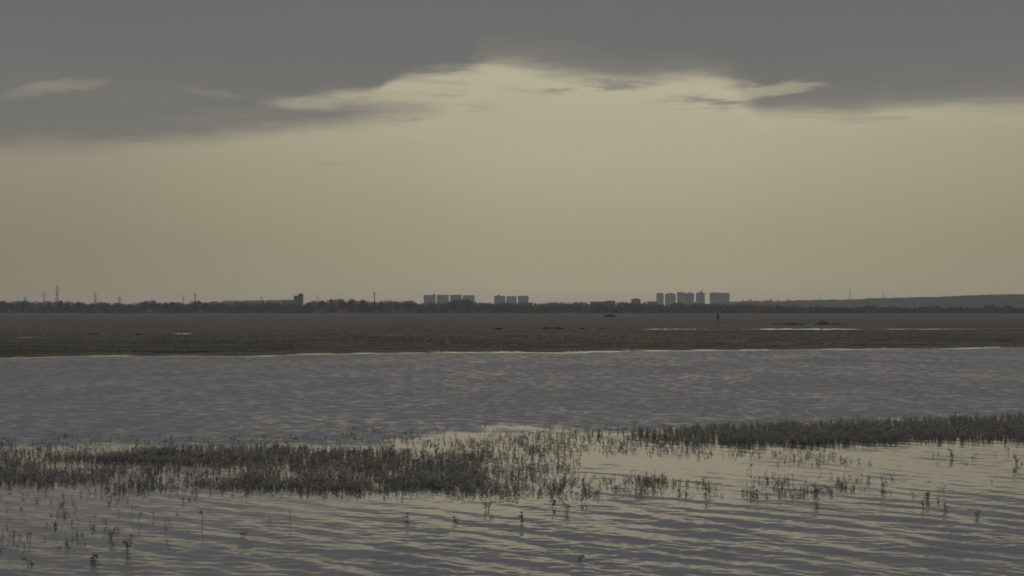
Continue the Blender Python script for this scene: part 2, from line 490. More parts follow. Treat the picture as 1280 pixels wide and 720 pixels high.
POND_PX = [(803,887,410.7,412.6),(926,1081,410.5,412.6),(1084,1240,411.1,411.9),(1252,1420,409.8,411.6),(216,241,416.7,417.8),(22,42,421.8,422.3)]
for (x0,x1,a,b), lab in zip(POND_PX, ("bright strip of standing water left of the yellow marker","long bright strip of standing water right of the yellow marker",
        "faint thin strip of water on the flat at right","bright strip of water at the right edge","small bright puddle on the left flat","faint tiny puddle at far left")):
    pond(stations(x0, x1, a, b, 26, .5, int(x0)), lab)

# ------------------------------------------------------------------ leafy clumps
def quads_cloud(centers, size, r, flat=.0, stretch=1.0):
    """one small leaf-clump quad at every centre, random facing"""
    n = len(centers)
    a = r.normal(size=(n,3)); a /= np.linalg.norm(a, axis=1)[:,None]
    b = r.normal(size=(n,3)); b -= a*np.sum(a*b, 1)[:,None]; b /= np.linalg.norm(b, axis=1)[:,None]
    s = size*r.uniform(.55, 1.35, n)[:,None]
    a = a*s*.5; b = b*s*.5*stretch
    v = np.stack([centers-a-b*.4, centers+a*.35-b, centers+a+b*.5, centers-a*.4+b], 1).reshape(-1,3)
    f = np.arange(4*n).reshape(n,4)
    return v, f

def ball(r, n, shell=.45):
    p = r.normal(size=(n,3)); p /= np.linalg.norm(p, axis=1)[:,None]
    return p * (shell + (1-shell)*r.random(n)**.6)[:,None]

def crown_points(r, w, h, z0, lobes, n):
    """lobed crown about the origin: width w, from z0 to h"""
    pts = []; hh = h - z0
    for i in range(lobes):
        t = r.random()
        lz = z0 + hh*(.25 + .5*t); rad = w*.5*(1 - .55*abs(t-.45))
        a = r.uniform(0, 6.28); q = rad*r.uniform(.15, .6)
        c = np.array([q*math.cos(a), q*math.sin(a), lz])
        sz = np.array([w*r.uniform(.2,.32), w*r.uniform(.2,.32), hh*r.uniform(.2,.3)])
        pts.append(c + ball(r, n//lobes)*sz)
    c = np.array([0,0,h-hh*.28]); pts.append(c + ball(r, n//lobes)*np.array([w*.24, w*.24, hh*.28]))
    return np.concatenate(pts)

def make_tree(px, top, wpx, d, label, group, seed, bare=False, name="tree", z=FIELD):
    r = np.random.default_rng(seed)
    X = atx(px, d); h = ztop(top, d) - z; w = wpx*d/F
    t = empty(name, (X, d, z))
    tag(t, label, "tree", group)
    b = MB(); hb = h*.55
    lean = r.uniform(-.02,.02)*h
    b.tube((0,0,-.3), (lean*.5,0,hb*.5), h*.018, h*.014, 6); b.tube((lean*.5,0,hb*.5), (lean,0,hb), h*.014, h*.010, 6)
    b.tube((lean,0,hb), (lean*1.4,0,h*.86), h*.010, h*.003, 5)
    for i in range(14 if bare else 9):
        a = r.uniform(0, 6.28); z0 = h*r.uniform(.28,.75); q = w*r.uniform(.22,.46)
        e = (q*math.cos(a), q*math.sin(a), min(h*.97, z0 + h*r.uniform(.1,.28)))
        b.tube((lean*.8,0,z0), e, h*.008, h*.002, 4)
        if bare:
            for j in range(3):
                b.tube(e, (e[0]+r.uniform(-1,1)*w*.15, e[1]+r.uniform(-1,1)*w*.15, min(h, e[2]+h*r.uniform(.02,.12))), h*.004, h*.001, 4)
    b.build("trunk", M['bark'], t)
    n = 160 if bare else 520
    pts = crown_points(r, w, h, h*.22, 7, n)
    pts[:,2] = np.clip(pts[:,2], h*.1, h)
    v, f = quads_cloud(pts, .75 if bare else .95, r)
    mesh_obj("crown", v, f, M['leaf'], t)
    return t

TOP = [(-400,378),(0,377.5),(20,379),(45,379),(60,378.5),(75,377),(95,379.5),(107,381.5),(120,380.5),(135,379.5),(160,381),(175,381),(188,378.5),(203,380),
       (215,379),(232,380),(250,379.5),(272,380.2),(300,379.4),(345,380),(366,380.4),(385,380),(398,378.5),(410,377),(430,376),(445,376),(460,378.5),
       (475,378.5),(490,378.8),(512,377.5),(524,380),(545,380),(560,379.5),(572,376),(590,376),(600,379.5),(640,381),(665,379.5),(700,380),(735,380.5),
       (770,380),(800,381),(830,381),(870,381.5),(910,381.5),(950,383.5),(975,382.5),(1000,385.3),(1060,385),(1100,384.2),(1150,384.6),(1200,385),(1250,384.3),(1300,384.6),(1700,384)]
_tp = np.array(TOP)
def treeline(name, d0, d1, dy, count, per, size, label, seed, lo=-420, hi=1700, amp=2.4):
    r = np.random.default_rng(seed); P = []
    for i in range(count):
        px = lo + (hi-lo)*(i + r.random())/count
        d = r.uniform(d0, d1)
        top = np.interp(px, _tp[:,0], _tp[:,1]) + dy + .9*math.sin(px*.21+seed+math.sin(px*.05))+.9*math.sin(px*.083+2) + r.normal(0, amp)*.30
        h = max(2.0, ztop(top, d) - FIELD); w = r.uniform(.8,1.5)*max(h, 5)
        X = atx(px, d)
        pts = crown_points(r, w, h, 0, 4, per)
        pts[:,2] = np.clip(pts[:,2], .2, h)
        und = np.stack([r.uniform(-w*.7, w*.7, per//2), r.uniform(-4, 4, per//2), h*.55*r.random(per//2)], -1)
        P.append(np.concatenate([pts, und]) + np.array([X, d, FIELD]))
    v, f = quads_cloud(np.concatenate(P), size, r)
    o = mesh_obj(name, v, f, M['wood'])
    tag(o, label, "woodland", kind="stuff")
treeline("treeline", 2270, 2400, -1.5, 640, 260, 1.0, "dark continuous belt of woodland along the horizon behind the flat", 41)
treeline("treeline", 3300, 3700, -2.5, 460, 100, 1.9, "hazier second belt of woodland behind the first, under the tower blocks", 42, amp=1.2, hi=1000)

TREES = [
 (3,375.6,9,"dark round tree cut by the left picture edge in the far tree line"),
 (14,377.6,8,"low bushy tree just right of the tree at the left edge"),
 (30,375.8,11,"broad tree in the far tree line left of the two tall pylons"),
 (62,377.2,8,"small tree between the two tall pylons, in the far tree line"),
 (76,375.0,9,"tall rounded tree immediately right of the tallest pylon"),
 (85,376.2,8,"slightly lower twin beside the tall rounded tree right of the tallest pylon"),
 (98,378.0,8,"isolated low crown in the dip of the tree line before the third pylon"),
 (181,377.2,9,"left half of the dark two-crowned clump in the left tree line"),
 (192,375.6,11,"taller right half of the dark two-crowned clump in the left tree line"),
 (207,377.3,9,"first of three joined crowns left of the faint paired masts"),
 (216,376.6,10,"middle and tallest of three joined crowns left of the faint paired masts"),
 (224,377.4,9,"last of three joined crowns left of the faint paired masts"),
 (244,376.6,8,"pointed dark tree at the foot of the thin dark mast"),
 (257,377.8,9,"small round tree just right of the thin dark mast"),
 (385,377.8,9,"low scraggy tree right of the dark stepped tower"),
 (403,374.8,10,"left-hand round crown of the tall wood between stepped tower and lone mast"),
 (414,374.4,10,"second round crown of the tall wood between stepped tower and lone mast"),
 (427,373.4,11,"broad crown left of the highest one in the tall wood"),
 (440,372.2,12,"highest crown of the tall wood between stepped tower and lone mast"),
 (453,373.8,11,"separate round crown at the right end of the tall wood, nearest the lone mast"),
 (477,376.2,10,"pale rounded tree right of the lone mast"),
 (513,375.6,13,"domed tree halfway between the lone mast and the left tower blocks"),
 (568,374.6,12,"dark tree in front of the third slab block of the left group"),
 (584,373.6,15,"broad dark tree in front of the fourth slab block of the left group"),
 (973,381.0,11,"dark clump of a tree at the foot of the hill, right of the pale poles"),
]
for i, (px, top, w, lab) in enumerate(TREES):
    make_tree(px, top, w, 2240 + (i*37) % 60, lab, "trees standing out of the far tree line", 100+i)
RIDGE = [(929,374.6,6,"bare tree on the hill crest nearest the right tower blocks"),(938,373.2,8,"tallest bare tree on the hill crest right of the tower blocks"),
         (946,375.0,6,"thin bare tree beside the tallest one on the hill crest"),(957,374.0,7,"bare tree in the middle of the hill crest row"),
         (964,372.8,8,"open-crowned bare tree right of the middle of the hill crest row"),(973,374.2,6,"last bare tree of the hill crest row"),
         (986,374.6,5,"small dark solitary tree at the right end of the hill crest")]

# ------------------------------------------------------------------ wooded hills
HILL_D = 4200.0
HILL = [(860,390),(885,381),(905,378),(925,377.4),(985,376.8),(1010,375.4),(1040,375.6),(1075,374.8),(1090,373.4),(1130,372.6),(1180,371.3),(1210,370.0),(1225,369.0),(1255,369.0),(1275,368.0),(1300,368.6),(1400,367),(1600,370),(1800,380),(1900,392)]
_hl = np.array(HILL)
def hill_z(px): return ztop(np.interp(px, _hl[:,0], _hl[:,1]), HILL_D)
def build_hills():
    pxs = np.linspace(855, 1905, 700); ts = np.linspace(-1, 1, 44)
    PX, T = np.meshgrid(pxs, ts)
    Y = HILL_D + T*700; X = (PX-640)/F*HILL_D
    crest = np.maximum(hill_z(PX), -1)
    prof = np.cos(T*math.pi/2)**.8
    r = np.random.default_rng(77)
    Z = -1 + (crest+1)*prof + (r.random(PX.shape)-.55)*3.2*smooth(0,.2,prof)*smooth(5,20,crest) + 1.0*wob(X, Y, 61, 60)*smooth(5,25,crest)
    n, m = PX.shape; idx = np.arange(n*m).reshape(n, m)
    f = np.stack([idx[:-1,:-1], idx[:-1,1:], idx[1:,1:], idx[1:,:-1]], -1).reshape(-1, 4)
    o = mesh_obj("hills", np.stack([X,Y,Z],-1).reshape(-1,3), f, M['hill'])
    tag(o, "low wooded hills on the right horizon", "hills", kind="structure")
build_hills()
for i, (px, top, w, lab) in enumerate(RIDGE):
    make_tree(px, top, w, HILL_D-60, lab, "bare trees on the hill crest", 300+i, bare=(i < 6), z=float(hill_z(px))-4)

# ------------------------------------------------------------------ buildings
def building(px0, px1, top, d, label, cat="tower block", storey=3.0, wall='concrete', depth=16, bays=4, roof=None, group=None, name="tower_block", rot=0.0):
    W = (px1-px0)/F*d; H = ztop(top, d) - FIELD; w = W/2; dp = depth/2
    t = empty(name, (atx((px0+px1)/2, d), d + dp, FIELD), rot)
    tag(t, label, cat, group)
    # plan with recessed joints between the bays
    pts = []; g = .7; rc = 1.1
    for s in (-1, 1):
        xs = [(-w + W*i/bays) for i in range(bays+1)]
        seq = [(xs[0], dp)]
        for i in range(1, bays):
            seq += [(xs[i]-g, dp), (xs[i]-g, dp-rc), (xs[i]+g, dp-rc), (xs[i]+g, dp)]
        seq += [(xs[-1], dp)]
        pts += [(x*(-s), y*s) for x, y in seq] if False else ([(x, -y) for x, y in seq] if s < 0 else [(-x, y) for x, y in seq])
    MB().prism(pts, -2, H).build("wall", M[wall], t)
    # one band of windows per storey, shared mesh
    n = max(2, int(H/storey)); hs = H/n
    npt = len(pts); off = []
    for i in range(npt):
        p0, p1, p2 = (np.array(pts[(i+j) % npt], float) for j in (-1, 0, 1))
        e1 = (p1-p0)/(np.linalg.norm(p1-p0)+1e-9); e2 = (p2-p1)/(np.linalg.norm(p2-p1)+1e-9)
        nn = np.array([e1[1], -e1[0]]) + np.array([e2[1], -e2[0]])
        q = p1 + .05*nn/max(1e-6, (1 if abs(np.dot(e1, e2)) < .5 else 2))
        off.append(tuple(q))
    b = MB(); b.prism(off, .95, 2.35)
    first = b.build("window_band", M['strip'], t)
    for i in range(n):
        o = first if i == 0 else first.copy()
        if i: COL.objects.link(o); o.parent = t
        o.location = (0, 0, hs*i)
    # parapet and what stands on the roof
    p = MB()
    for (x0,x1,y0,y1) in ((-w-.15,w+.15,-dp-.15,-dp+.25),(-w-.15,w+.15,dp-.25,dp+.15),(-w-.15,-w+.25,-dp+.25,dp-.25),(w-.25,w+.15,-dp+.25,dp-.25)):
        p.box(x0,x1,y0,y1,H-.3,H+.9)
    p.build("parapet", M[wall], t)
    for kind, a, c, tp in (roof or []):
        x0 = (a - (px0+px1)/2)/F*d; x1 = (c - (px0+px1)/2)/F*d; hh = ztop(tp, d) - FIELD
        if kind == 'box':
            MB().box(x0, x1, -dp*.5, dp*.5, H-.1, hh).build("roof_house", M['roof'], t)
        elif kind == 'hip':
            ins = min((x1-x0)*.22, 5)
            MB().prism([(x0,-dp*.8),(x1,-dp*.8),(x1,dp*.8),(x0,dp*.8)], H-.1, hh, [(x0+ins,-dp*.4),(x1-ins,-dp*.4),(x1-ins,dp*.4),(x0+ins,dp*.4)]).build("roof", M['roof'], t)
        elif kind == 'mast':
            MB().tube((x0,0,H-.1), (x0,0,hh), .5, .25).build("mast", M['steel'], t)
    return t

GL = "slab blocks of the left group"; GR = "towers of the right group"; GM = "slab blocks of the middle group"
D1 = 4300
building(529.6,544.2,369.2,D1,"pale slab block with small roof hut, leftmost of the left group",group=GL,wall='cream',roof=[('box',540.2,543.4,367.6),('box',534,536,368.6)])
building(546.0,560.8,369.0,D1+20,"flat-topped slab block second from left in the left group",group=GL,wall='cream',roof=[('box',551,553.5,368.2)])
building(562.8,576.8,369.0,D1+40,"slab block third from left in the left group, half behind a dark tree",group=GL,wall='cream',roof=[('box',572,574.4,368.2)])
building(578.4,593.2,369.5,D1+60,"rightmost slab block of the left group, mostly behind broad dark trees",group=GL,wall='cream',roof=[('box',586,588,368.8)])
building(617.6,631.6,370.2,D1+120,"slab block with roof hut, left one of the middle group of three",group=GM,wall='cream',roof=[('box',621.6,624.6,368.4),('box',628,629.5,369.6)])
building(633.0,645.6,370.8,D1+140,"lowest slab block, centre one of the middle group of three",group=GM,wall='cream',roof=[('box',637,638.6,370),('box',642,643.2,370)])
building(647.4,660.6,370.2,D1+160,"slab block at the right of the middle group of three",group=GM,wall='cream')
D2 = 5000
building(821.2,829.6,367.0,D2,"slim tower at the left end of the right group",group=GR,bays=3,depth=20,roof=[('hip',821.8,829,365.9)])
building(832.0,844.6,367.8,D2+30,"wide tower with raised stepped top, second from left of the right group",group=GR,bays=4,depth=20,roof=[('hip',833.4,843.2,366.2)])
building(847.0,856.0,365.6,D2+60,"flat-topped tower touching its sloping-roofed neighbour in the right group",group=GR,bays=3,depth=20)
building(856.5,867.6,367.0,D2+80,"tower with sloping top, joined to the flat-topped tower in the right group",group=GR,bays=3,depth=20,roof=[('hip',858,867.4,365.5)])
building(870.8,881.0,366.4,D2+50,"tower with pointed roof mast, standing free with sky on both sides",group=GR,bays=3,depth=20,roof=[('hip',871.6,880.4,365.0),('box',876,878,363.6)])
building(888.0,899.0,366.2,D2+90,"left half of the double block at the right end of the right group",group=GR,bays=3,depth=20,roof=[('hip',889.4,898.4,365.4)])
building(899.6,912.0,366.4,D2+110,"right half of the double block at the right end of the right group",group=GR,bays=4,depth=20)
# low and middling buildings
low = dict(cat="building", name="apartment_house")
building(278.0,301.0,376.2,3900,"long low pale building at the left end of the low row behind trees",wall='cream',bays=7,depth=14,group="low row of buildings behind the left trees",roof=[('box',282,285,375.6)],**low)
building(303.0,330.0,376.0,3900,"long low building in the middle of the low row behind trees",wall='concrete',bays=8,depth=14,group="low row of buildings behind the left trees",roof=[('box',313,316,375.4),('box',324,327,375.4)],**low)
building(332.0,350.5,375.6,3900,"pale low building right of the middle of the low row",wall='cream',bays=6,depth=14,group="low row of buildings behind the left trees",roof=[('box',338,341,374.9)],**low)
building(351.5,366.5,375.4,3850,"darker low building at the right end of the low row, touching the stepped tower",wall='concrete_dark',bays=5,depth=14,group="low row of buildings behind the left trees",**low)
building(367.2,372.6,370.4,2620,"lower shoulder of the dark stepped tower",wall='concrete_dark',bays=2,depth=10,group="dark stepped tower")
building(372.7,378.2,368.0,2620,"dark stepped tower standing alone above the trees, its taller half",wall='concrete_dark',bays=2,depth=10,roof=[('box',373.4,377.4,367.0)],group="dark stepped tower")
building(738.0,757.0,377.6,3000,"long low flat building standing between the middle slab blocks and the hipped building",wall='concrete_dark',bays=6,depth=14,**low)
building(757.4,769.0,376.6,3050,"slightly taller low building joined to a long flat one",wall='concrete_dark',bays=4,depth=14,roof=[('box',759,767.6,376.0)],**low)
building(789.6,800.6,374.6,3200,"squat building with hipped roof alone left of the right towers",wall='concrete_dark',bays=4,depth=14,roof=[('hip',789.6,800.6,373.0)],**low)
building(809.5,821.5,377.4,3250,"low dark building at the foot of the slim tower",wall='concrete_dark',bays=4,depth=14,**low)

# ------------------------------------------------------------------ pylons and masts
def pylon(px, top, d, label, wide=4.6):
    H = ztop(top, d) - FIELD; b = wide; t = empty("pylon", (atx(px, d), d, FIELD))
    tag(t, label, "pylon", "power pylons above the far tree line")
    hw = H*.72; tw = .75; r = .17
    for sx in (-1,1):
        for sy in (-1,1):
            MB().tube((sx*b/2*1.2, sy*b/2*1.2, -.5), (sx*tw, sy*tw, hw), r*1.3, r, 4).tube((sx*tw, sy*tw, hw), (sx*.25, sy*.25, H*.97), r, r*.7, 4).build("leg", M['steel'], t)
    br = MB(); n = 7
    for i in range(n):
        z0 = hw*i/n; z1 = hw*(i+1)/n
        f0 = 1-i/n; f1 = 1-(i+1)/n
        q0 = tw + (b*.6-tw)*f0; q1 = tw + (b*.6-tw)*f1
        for (u, v) in (((-1,-1),(1,-1)),((1,-1),(1,1)),((1,1),(-1,1)),((-1,1),(-1,-1))):
            br.tube((u[0]*q0,u[1]*q0,z0), (v[0]*q1,v[1]*q1,z1), .1, .1, 3); br.tube((v[0]*q0,v[1]*q0,z0), (u[0]*q1,u[1]*q1,z1), .1, .1, 3)
    br.build("bracing", M['steel'], t)
    for k, (fz, aw) in enumerate(((.74,.8),(.83,1.0),(.92,.7))):
        z = H*fz; a = wide*.62*aw
        MB().tube((-a,0,z),(0,0,z+.9),.12,.18,4).tube((a,0,z),(0,0,z+.9),.12,.18,4).tube((-a,0,z),(a,0,z-.05),.13,.13,4).build("cross_arm", M['steel'], t)
        for s in (-1,1): MB().tube((s*a,0,z-.1),(s*a,0,z-1.5),.12,.12,5).build("insulator", M['darkpost'], t)
    return t
pylon(71.4,355.8,2700,"tallest lattice pylon above the left tree line",6.4)
pylon(55.0,364.0,3300,"fainter lattice pylon just left of the tallest one",6)
pylon(119.0,364.2,3300,"faint lattice pylon over the dip in the tree line",6)
pylon(149.2,370.0,2900,"short lattice pylon between the dip and the dark two-crowned clump",5)
pylon(229.2,368.0,3700,"very faint lattice pylon left of the thin dark mast",5)
pylon(31.4,370.4,2600,"short stubby lattice pylon rising out of the broad tree near the left edge",4)
pylon(327.0,369.2,4200,"barely visible pylon above the low row of buildings",5)
pylon(397.0,369.6,4200,"barely visible pylon right of the dark stepped tower",5)

def mast(px, top, d, label, r=.5, head=True, name="radio_mast", base=FIELD):
    H = ztop(top, d) - base; t = empty(name, (atx(px, d), d, base))
    tag(t, label, "mast", "masts on the skyline")
    MB().tube((0,0,-1),(0,0,H*.5),r*1.3,r,8).tube((0,0,H*.5),(0,0,H),r,r*.55,8).build("pole", M['darkpost'], t)
    if head:
        z = H*.86
        MB().tube((0,0,z-.2),(0,0,z+.25),r*2.6,r*2.6,10).tube((0,0,z-2.8),(0,0,z-2.4),r*2.2,r*2.2,10).build("platform", M['steel'], t)
        for a in range(3):
            x = math.cos(a*2.094)*r*2.4; y = math.sin(a*2.094)*r*2.4
            MB().box(x-.22,x+.22,y-.2,y+.2,z+.25,z+2.5).build("antenna", M['steel'], t)
    return t
mast(244.0,366.0,2500,"thin dark mast rising from a pointed dark tree",.55)
mast(468.0,364.2,2500,"lone dark mast with thick antenna head above the centre-left trees",.6)
mast(688.4,373.0,3300,"thin faint mast between the middle blocks and the low flat building",.4,False)
mast(1024.6,368.4,HILL_D-40,"short thin mast on the hill crest, left of the two tall ones",.5,False,base=float(hill_z(1024.6))-3)
mast(1062.4,361.8,HILL_D-40,"mast with a dark head on the hill crest",.55,True,base=float(hill_z(1062.4))-3)
mast(1104.4,362.6,HILL_D-40,"tall bare mast at the step in the hill crest",.6,False,base=float(hill_z(1104.4))-3)

# ------------------------------------------------------------------ things on the flat
def marker():
    x, y = gp(897.2, 412.4, FIELD); t = empty("marker_post", (x, y, FIELD))
    tag(t, "tall marker post with yellow lower board and dark top on the mudflat", "marker post")
    k = y/F
    MB().tube((0,0,-.3),(0,0,20*k),.11,.09,8).build("post", M['darkpost'], t)
    MB().box(-.27,.27,-.16,-.11,2.2*k,12*k).build("board", M['yellow'], t)
    MB().box(-.22,.22,-.19,-.165,13*k,19.4*k).build("top_plate", M['darkpost'], t)
    MB().tube((0,0,-.2),(0,0,.28),.32,.24,8).build("footing", M['concrete'], t)
marker()
def pole(px, base, top, label, tilt):
    x, y = gp(px, base, FIELD); H = (base-top)*y/F; t = empty("marker_pole", (x, y, FIELD))
    tag(t, label, "pole", "pair of pale poles on the far flat")
    MB().tube((0,0,-.3),(tilt,0,H),.30,.22,8).build("post", M['palepost'], t)
    MB().tube((tilt,0,H),(tilt,0,H+.25),.36,.30,8).build("cap", M['darkpost'], t)
pole(946.0,398.6,384,"thinner olive pole, left one of the pair beyond the yellow marker",.2)
pole(949.6,399.0,382.6,"paler thicker pole, right one of the pair beyond the yellow marker",.0)

def bush(px0, px1, top, base, label, seed, name="low_bush", mat='shrub', n=700, size=.25, cat="bush", group="dark bushes on the flat"):
    r = np.random.default_rng(seed); x0, y = gp(px0, base, FIELD); x1, _ = gp(px1, base, FIELD)
    H = (base-top)*y/F; W = x1-x0
    t = empty(name, ((x0+x1)/2, y, FIELD)); tag(t, label, cat, group)
    P = []
    for i in range(8):
        u = r.uniform(-.42,.42); hh = H*(1-(abs(u)*1.7)**2)*r.uniform(.6,1)
        P.append(np.array([u*W, r.uniform(-.15,.15)*W, hh*.42]) + ball(r, n//8, .2)*np.array([W*.16, W*.14, max(hh*.55,.08)]))
    P = np.concatenate(P); P[:,2] = np.maximum(P[:,2], .02)
    v, f = quads_cloud(P, size, r); mesh_obj("foliage", v, f, M[mat], t)
    b = MB()
    for i in range(9):
        a = r.uniform(-.35,.35)*W
        b.tube((a*.5, r.uniform(-.08,.08)*W, -.1), (a, r.uniform(-.12,.12)*W, H*.6), .03, .012, 4)
    b.build("stems", M['bark'], t)
bush(754.5,771,392.2,396.2,"low dark thicket alone near the far edge of the flat, below the low flat building",1,n=1400,size=.5)
bush(678,703,408.2,411.2,"long low dark tussock on the mid flat below the middle blocks",2,n=1100,size=.16)
bush(619,630,409.4,412,"small dark tussock left of the long low one on the mid flat",3,size=.14)
bush(725,732,409.6,411,"tiny dark tussock right of the long low one on the mid flat",4,size=.12)
bush(749,757,409.6,411,"tiny dark tussock further right, before the bright water strip",5,size=.12)
bush(168,178,416.4,418.4,"dark tussock on the left flat beside the small bright puddle",6,size=.12)
bush(110,128,416.6,418.0,"flat faint tussock on the left flat",7,size=.12)
bush(222,330,434.2,438.6,"long low dark tussock along the left water edge",8,mat="reed",size=.12,n=2600)
bush(138,224,435.4,438.8,"thinner dark tussock at the left end of the long one along the water edge",9,mat="reed",size=.12,n=1800)

def heap(px0, px1, top, base, peak, label, seed, mat='earth', name="earth_heap"):
    """low irregular mound, a lumpy dome with jagged crest"""
    r = np.random.default_rng(seed); x0, y = gp(px0, base, FIELD); x1, _ = gp(px1, base, FIELD)
    H = (base-top)*y/F; W = x1-x0; D = max(3.0, W*.25)
    t = empty(name, ((x0+x1)/2, y+D/2, FIELD)); tag(t, label, "mound", "dark heaps on the right flat")
    nx, ny = 70, 18
    u = np.linspace(-1, 1, nx); v = np.linspace(-1, 1, ny); Ug, Vg = np.meshgrid(u, v)
    pk = 2*(peak-px0)/(px1-px0) - 1
    prof = np.exp(-((Ug-pk)/.5)**2)*.55 + .38
    env = np.clip(1-Ug**2,0,1)**.5 * np.clip(1-Vg**2,0,1)**.6
    lump = 1 + .25*wob(Ug*9, Vg*3, seed, 2.2) + .18*r.uniform(-1,1,Ug.shape)
    Z = np.maximum(H*prof*env*lump, 0) - .05
    idx = np.arange(nx*ny).reshape(ny, nx)
    f = np.stack([idx[:-1,:-1], idx[:-1,1:], idx[1:,1:], idx[1:,:-1]], -1).reshape(-1, 4)
    mesh_obj("mound", np.stack([Ug*W/2, Vg*D/2, Z], -1).reshape(-1,3), f, M[mat], t, True)
    b = MB()
    for i in range(16):
        a = r.uniform(-.45,.45)*W; q = r.uniform(.3,1)*H
        b.tube((a, r.uniform(-.2,.2)*D, q*.3), (a+r.uniform(-1.2,1.2), r.uniform(-.3,.1)*D, q*.9), .06, .03, 4)
    b.build("branches", M['bark'], t)
    return t
heap(962,1010,403.0,406.8,990,"long low dark heap left of the highest one on the right flat",21)
heap(1008,1024,401.2,406.0,1020,"blue-grey heap between the two dark ones on the right flat",22,'tarp')
heap(1016,1046,401.2,406.6,1028,"highest dark heap of brushwood on the right flat",23)
heap(1036,1062,404.0,406.8,1046,"flat dark heap at the right end of the row on the right flat",24)

# ------------------------------------------------------------------ marsh plants
def sprig(r, h, leaves, lean=.3, top_heavy=.5):
    """one stem with lance-shaped leaves; returns quads"""
    V = []; Q = []
    a0 = r.uniform(0, 6.28); ln = lean*r.uniform(.2, 1.6)
    def at(t): return np.array([math.cos(a0)*ln*h*t**1.7, math.sin(a0)*ln*h*t**1.7, h*t])
    n = 4; rad = .0045
    for i in range(n):
        p, q = at(i/n), at((i+1)/n); b = len(V)
        for o, rr in ((p, rad*(1-.5*i/n)), (q, rad*(1-.5*(i+1)/n))):
            for k in range(3): V.append(o + np.array([math.cos(k*2.094), math.sin(k*2.094), 0])*rr)
        for k in range(3): Q.append((b+k, b+(k+1)%3, b+3+(k+1)%3, b+3+k))
    for i in range(leaves):
        t = r.random()**(1-top_heavy)*.92 + .08; p = at(min(t, 1)); a = r.uniform(0, 6.28); up = r.uniform(-.25, .9)
        L = r.uniform(.045, .12)*(h/.3)**.5; w = L*r.uniform(.2, .36)
        d = np.array([math.cos(a)*math.cos(up), math.sin(a)*math.cos(up), math.sin(up)]); s = np.array([-math.sin(a), math.cos(a), r.uniform(-.4,.4)])
        b = len(V); V += [p, p + d*L*.45 + s*w, p + d*L - np.array([0,0,L*.2]), p + d*L*.45 - s*w]
        Q.append((b, b+1, b+2, b+3))
    return np.array(V), np.array(Q)

def blades(r, h, n):
    V = []; Q = []
    for i in range(n):
        a = r.uniform(0, 6.28); ln = r.uniform(.05, .45); hh = h*r.uniform(.55, 1.05); w = .0055
        b0 = np.array([r.normal(0,.025), r.normal(0,.025), 0]); d = np.array([math.cos(a), math.sin(a), 0]); s = np.array([-math.sin(a), math.cos(a), 0])*w
        m_ = b0 + d*ln*hh*.3 + np.array([0,0,hh*.6]); e = b0 + d*ln*hh*.95 + np.array([0,0,hh*(1-ln*.25)])
        b = len(V); V += [b0-s, b0+s, m_+s*.9, m_-s*.9, e+s*.15, e-s*.15]
        Q += [(b,b+1,b+2,b+3), (b+3,b+2,b+4,b+5)]
    return np.array(V), np.array(Q)

TS = []
for i in range(30):
    r = np.random.default_rng(500+i); parts = []
    ns = r.integers(1, 4)
    vs, qs, o = [], [], 0
    for k in range(ns):
        v, q = sprig(r, r.uniform(.6, 1.1)*.30, int(r.integers(4, 16)), lean=r.uniform(.1,.7), top_heavy=r.uniform(.2,.75))
        v = v + np.array([r.normal(0,.02), r.normal(0,.02), 0])
        vs.append(v); qs.append(q+o); o += len(v)
    TS.append((np.concatenate(vs), np.concatenate(qs)))
TG = []
for i in range(8):
    r = np.random.default_rng(600+i)
    v, q = blades(r, .32, 9); v2, q2 = sprig(r, .3, 9)
    TG.append((np.concatenate([v, v2]), np.concatenate([q, q2+len(v)])))

def scatter(points, hs, temps, r):
    VV, QQ, off = [], [], 0
    which = r.integers(0, len(temps), len(points))
    for k, (v, q) in enumerate(temps):
        sel = np.where(which == k)[0]
        if not len(sel): continue
        a = r.uniform(0, 6.28, len(sel)); s = hs[sel]
        c, sn = np.cos(a)[:,None], np.sin(a)[:,None]
        x = (v[None,:,0]*c - v[None,:,1]*sn); y = (v[None,:,0]*sn + v[None,:,1]*c)
        W = np.stack([x*s[:,None]+points[sel,0][:,None], y*s[:,None]+points[sel,1][:,None], np.repeat(v[None,:,2],len(sel),0)*s[:,None]-.03], -1)
        Qs = q[None] + (np.arange(len(sel))*len(v))[:,None,None] + off
        VV.append(W.reshape(-1,3)); QQ.append(Qs.reshape(-1,4)); off += len(sel)*len(v)
    return np.concatenate(VV), np.concatenate(QQ)

def patch(r, n, x0, x1, y0, y1, clump=0, cs=(9,2.2), soft=.18):
    """base points in a rectangle of the picture, laid out on the water; clump > 0 gathers them"""
    if clump:
        c = np.stack([r.uniform(x0, x1, clump), r.uniform(y0, y1, clump)], -1)
        p = c[r.integers(0, clump, n)] + r.normal(size=(n,2))*np.array(cs)
    else:
        p = np.stack([r.uniform(x0, x1, n), r.uniform(y0, y1, n)], -1)
        p += r.normal(size=(n,2))*np.array([(x1-x0)*.06, (y1-y0)*soft])
    Y = HC*F/(p[:,1]-HZ); return np.stack([(p[:,0]-640)/F*Y, Y], -1)

def band(r, n, up, lo):
    """base points between two rows that follow (px, row) polylines"""
    up = np.array(up); lo = np.array(lo)
    x = r.uniform(up[0,0], up[-1,0], n); a = np.interp(x, up[:,0], up[:,1]); b = np.interp(x, lo[:,0], lo[:,1])
    y = a + (b-a)*r.beta(1.3, 1.3, n) + r.normal(0, 1.0, n)
    Y = HC*F/(y-HZ); return np.stack([(x-640)/F*Y, Y], -1)

r = np.random.default_rng(99)
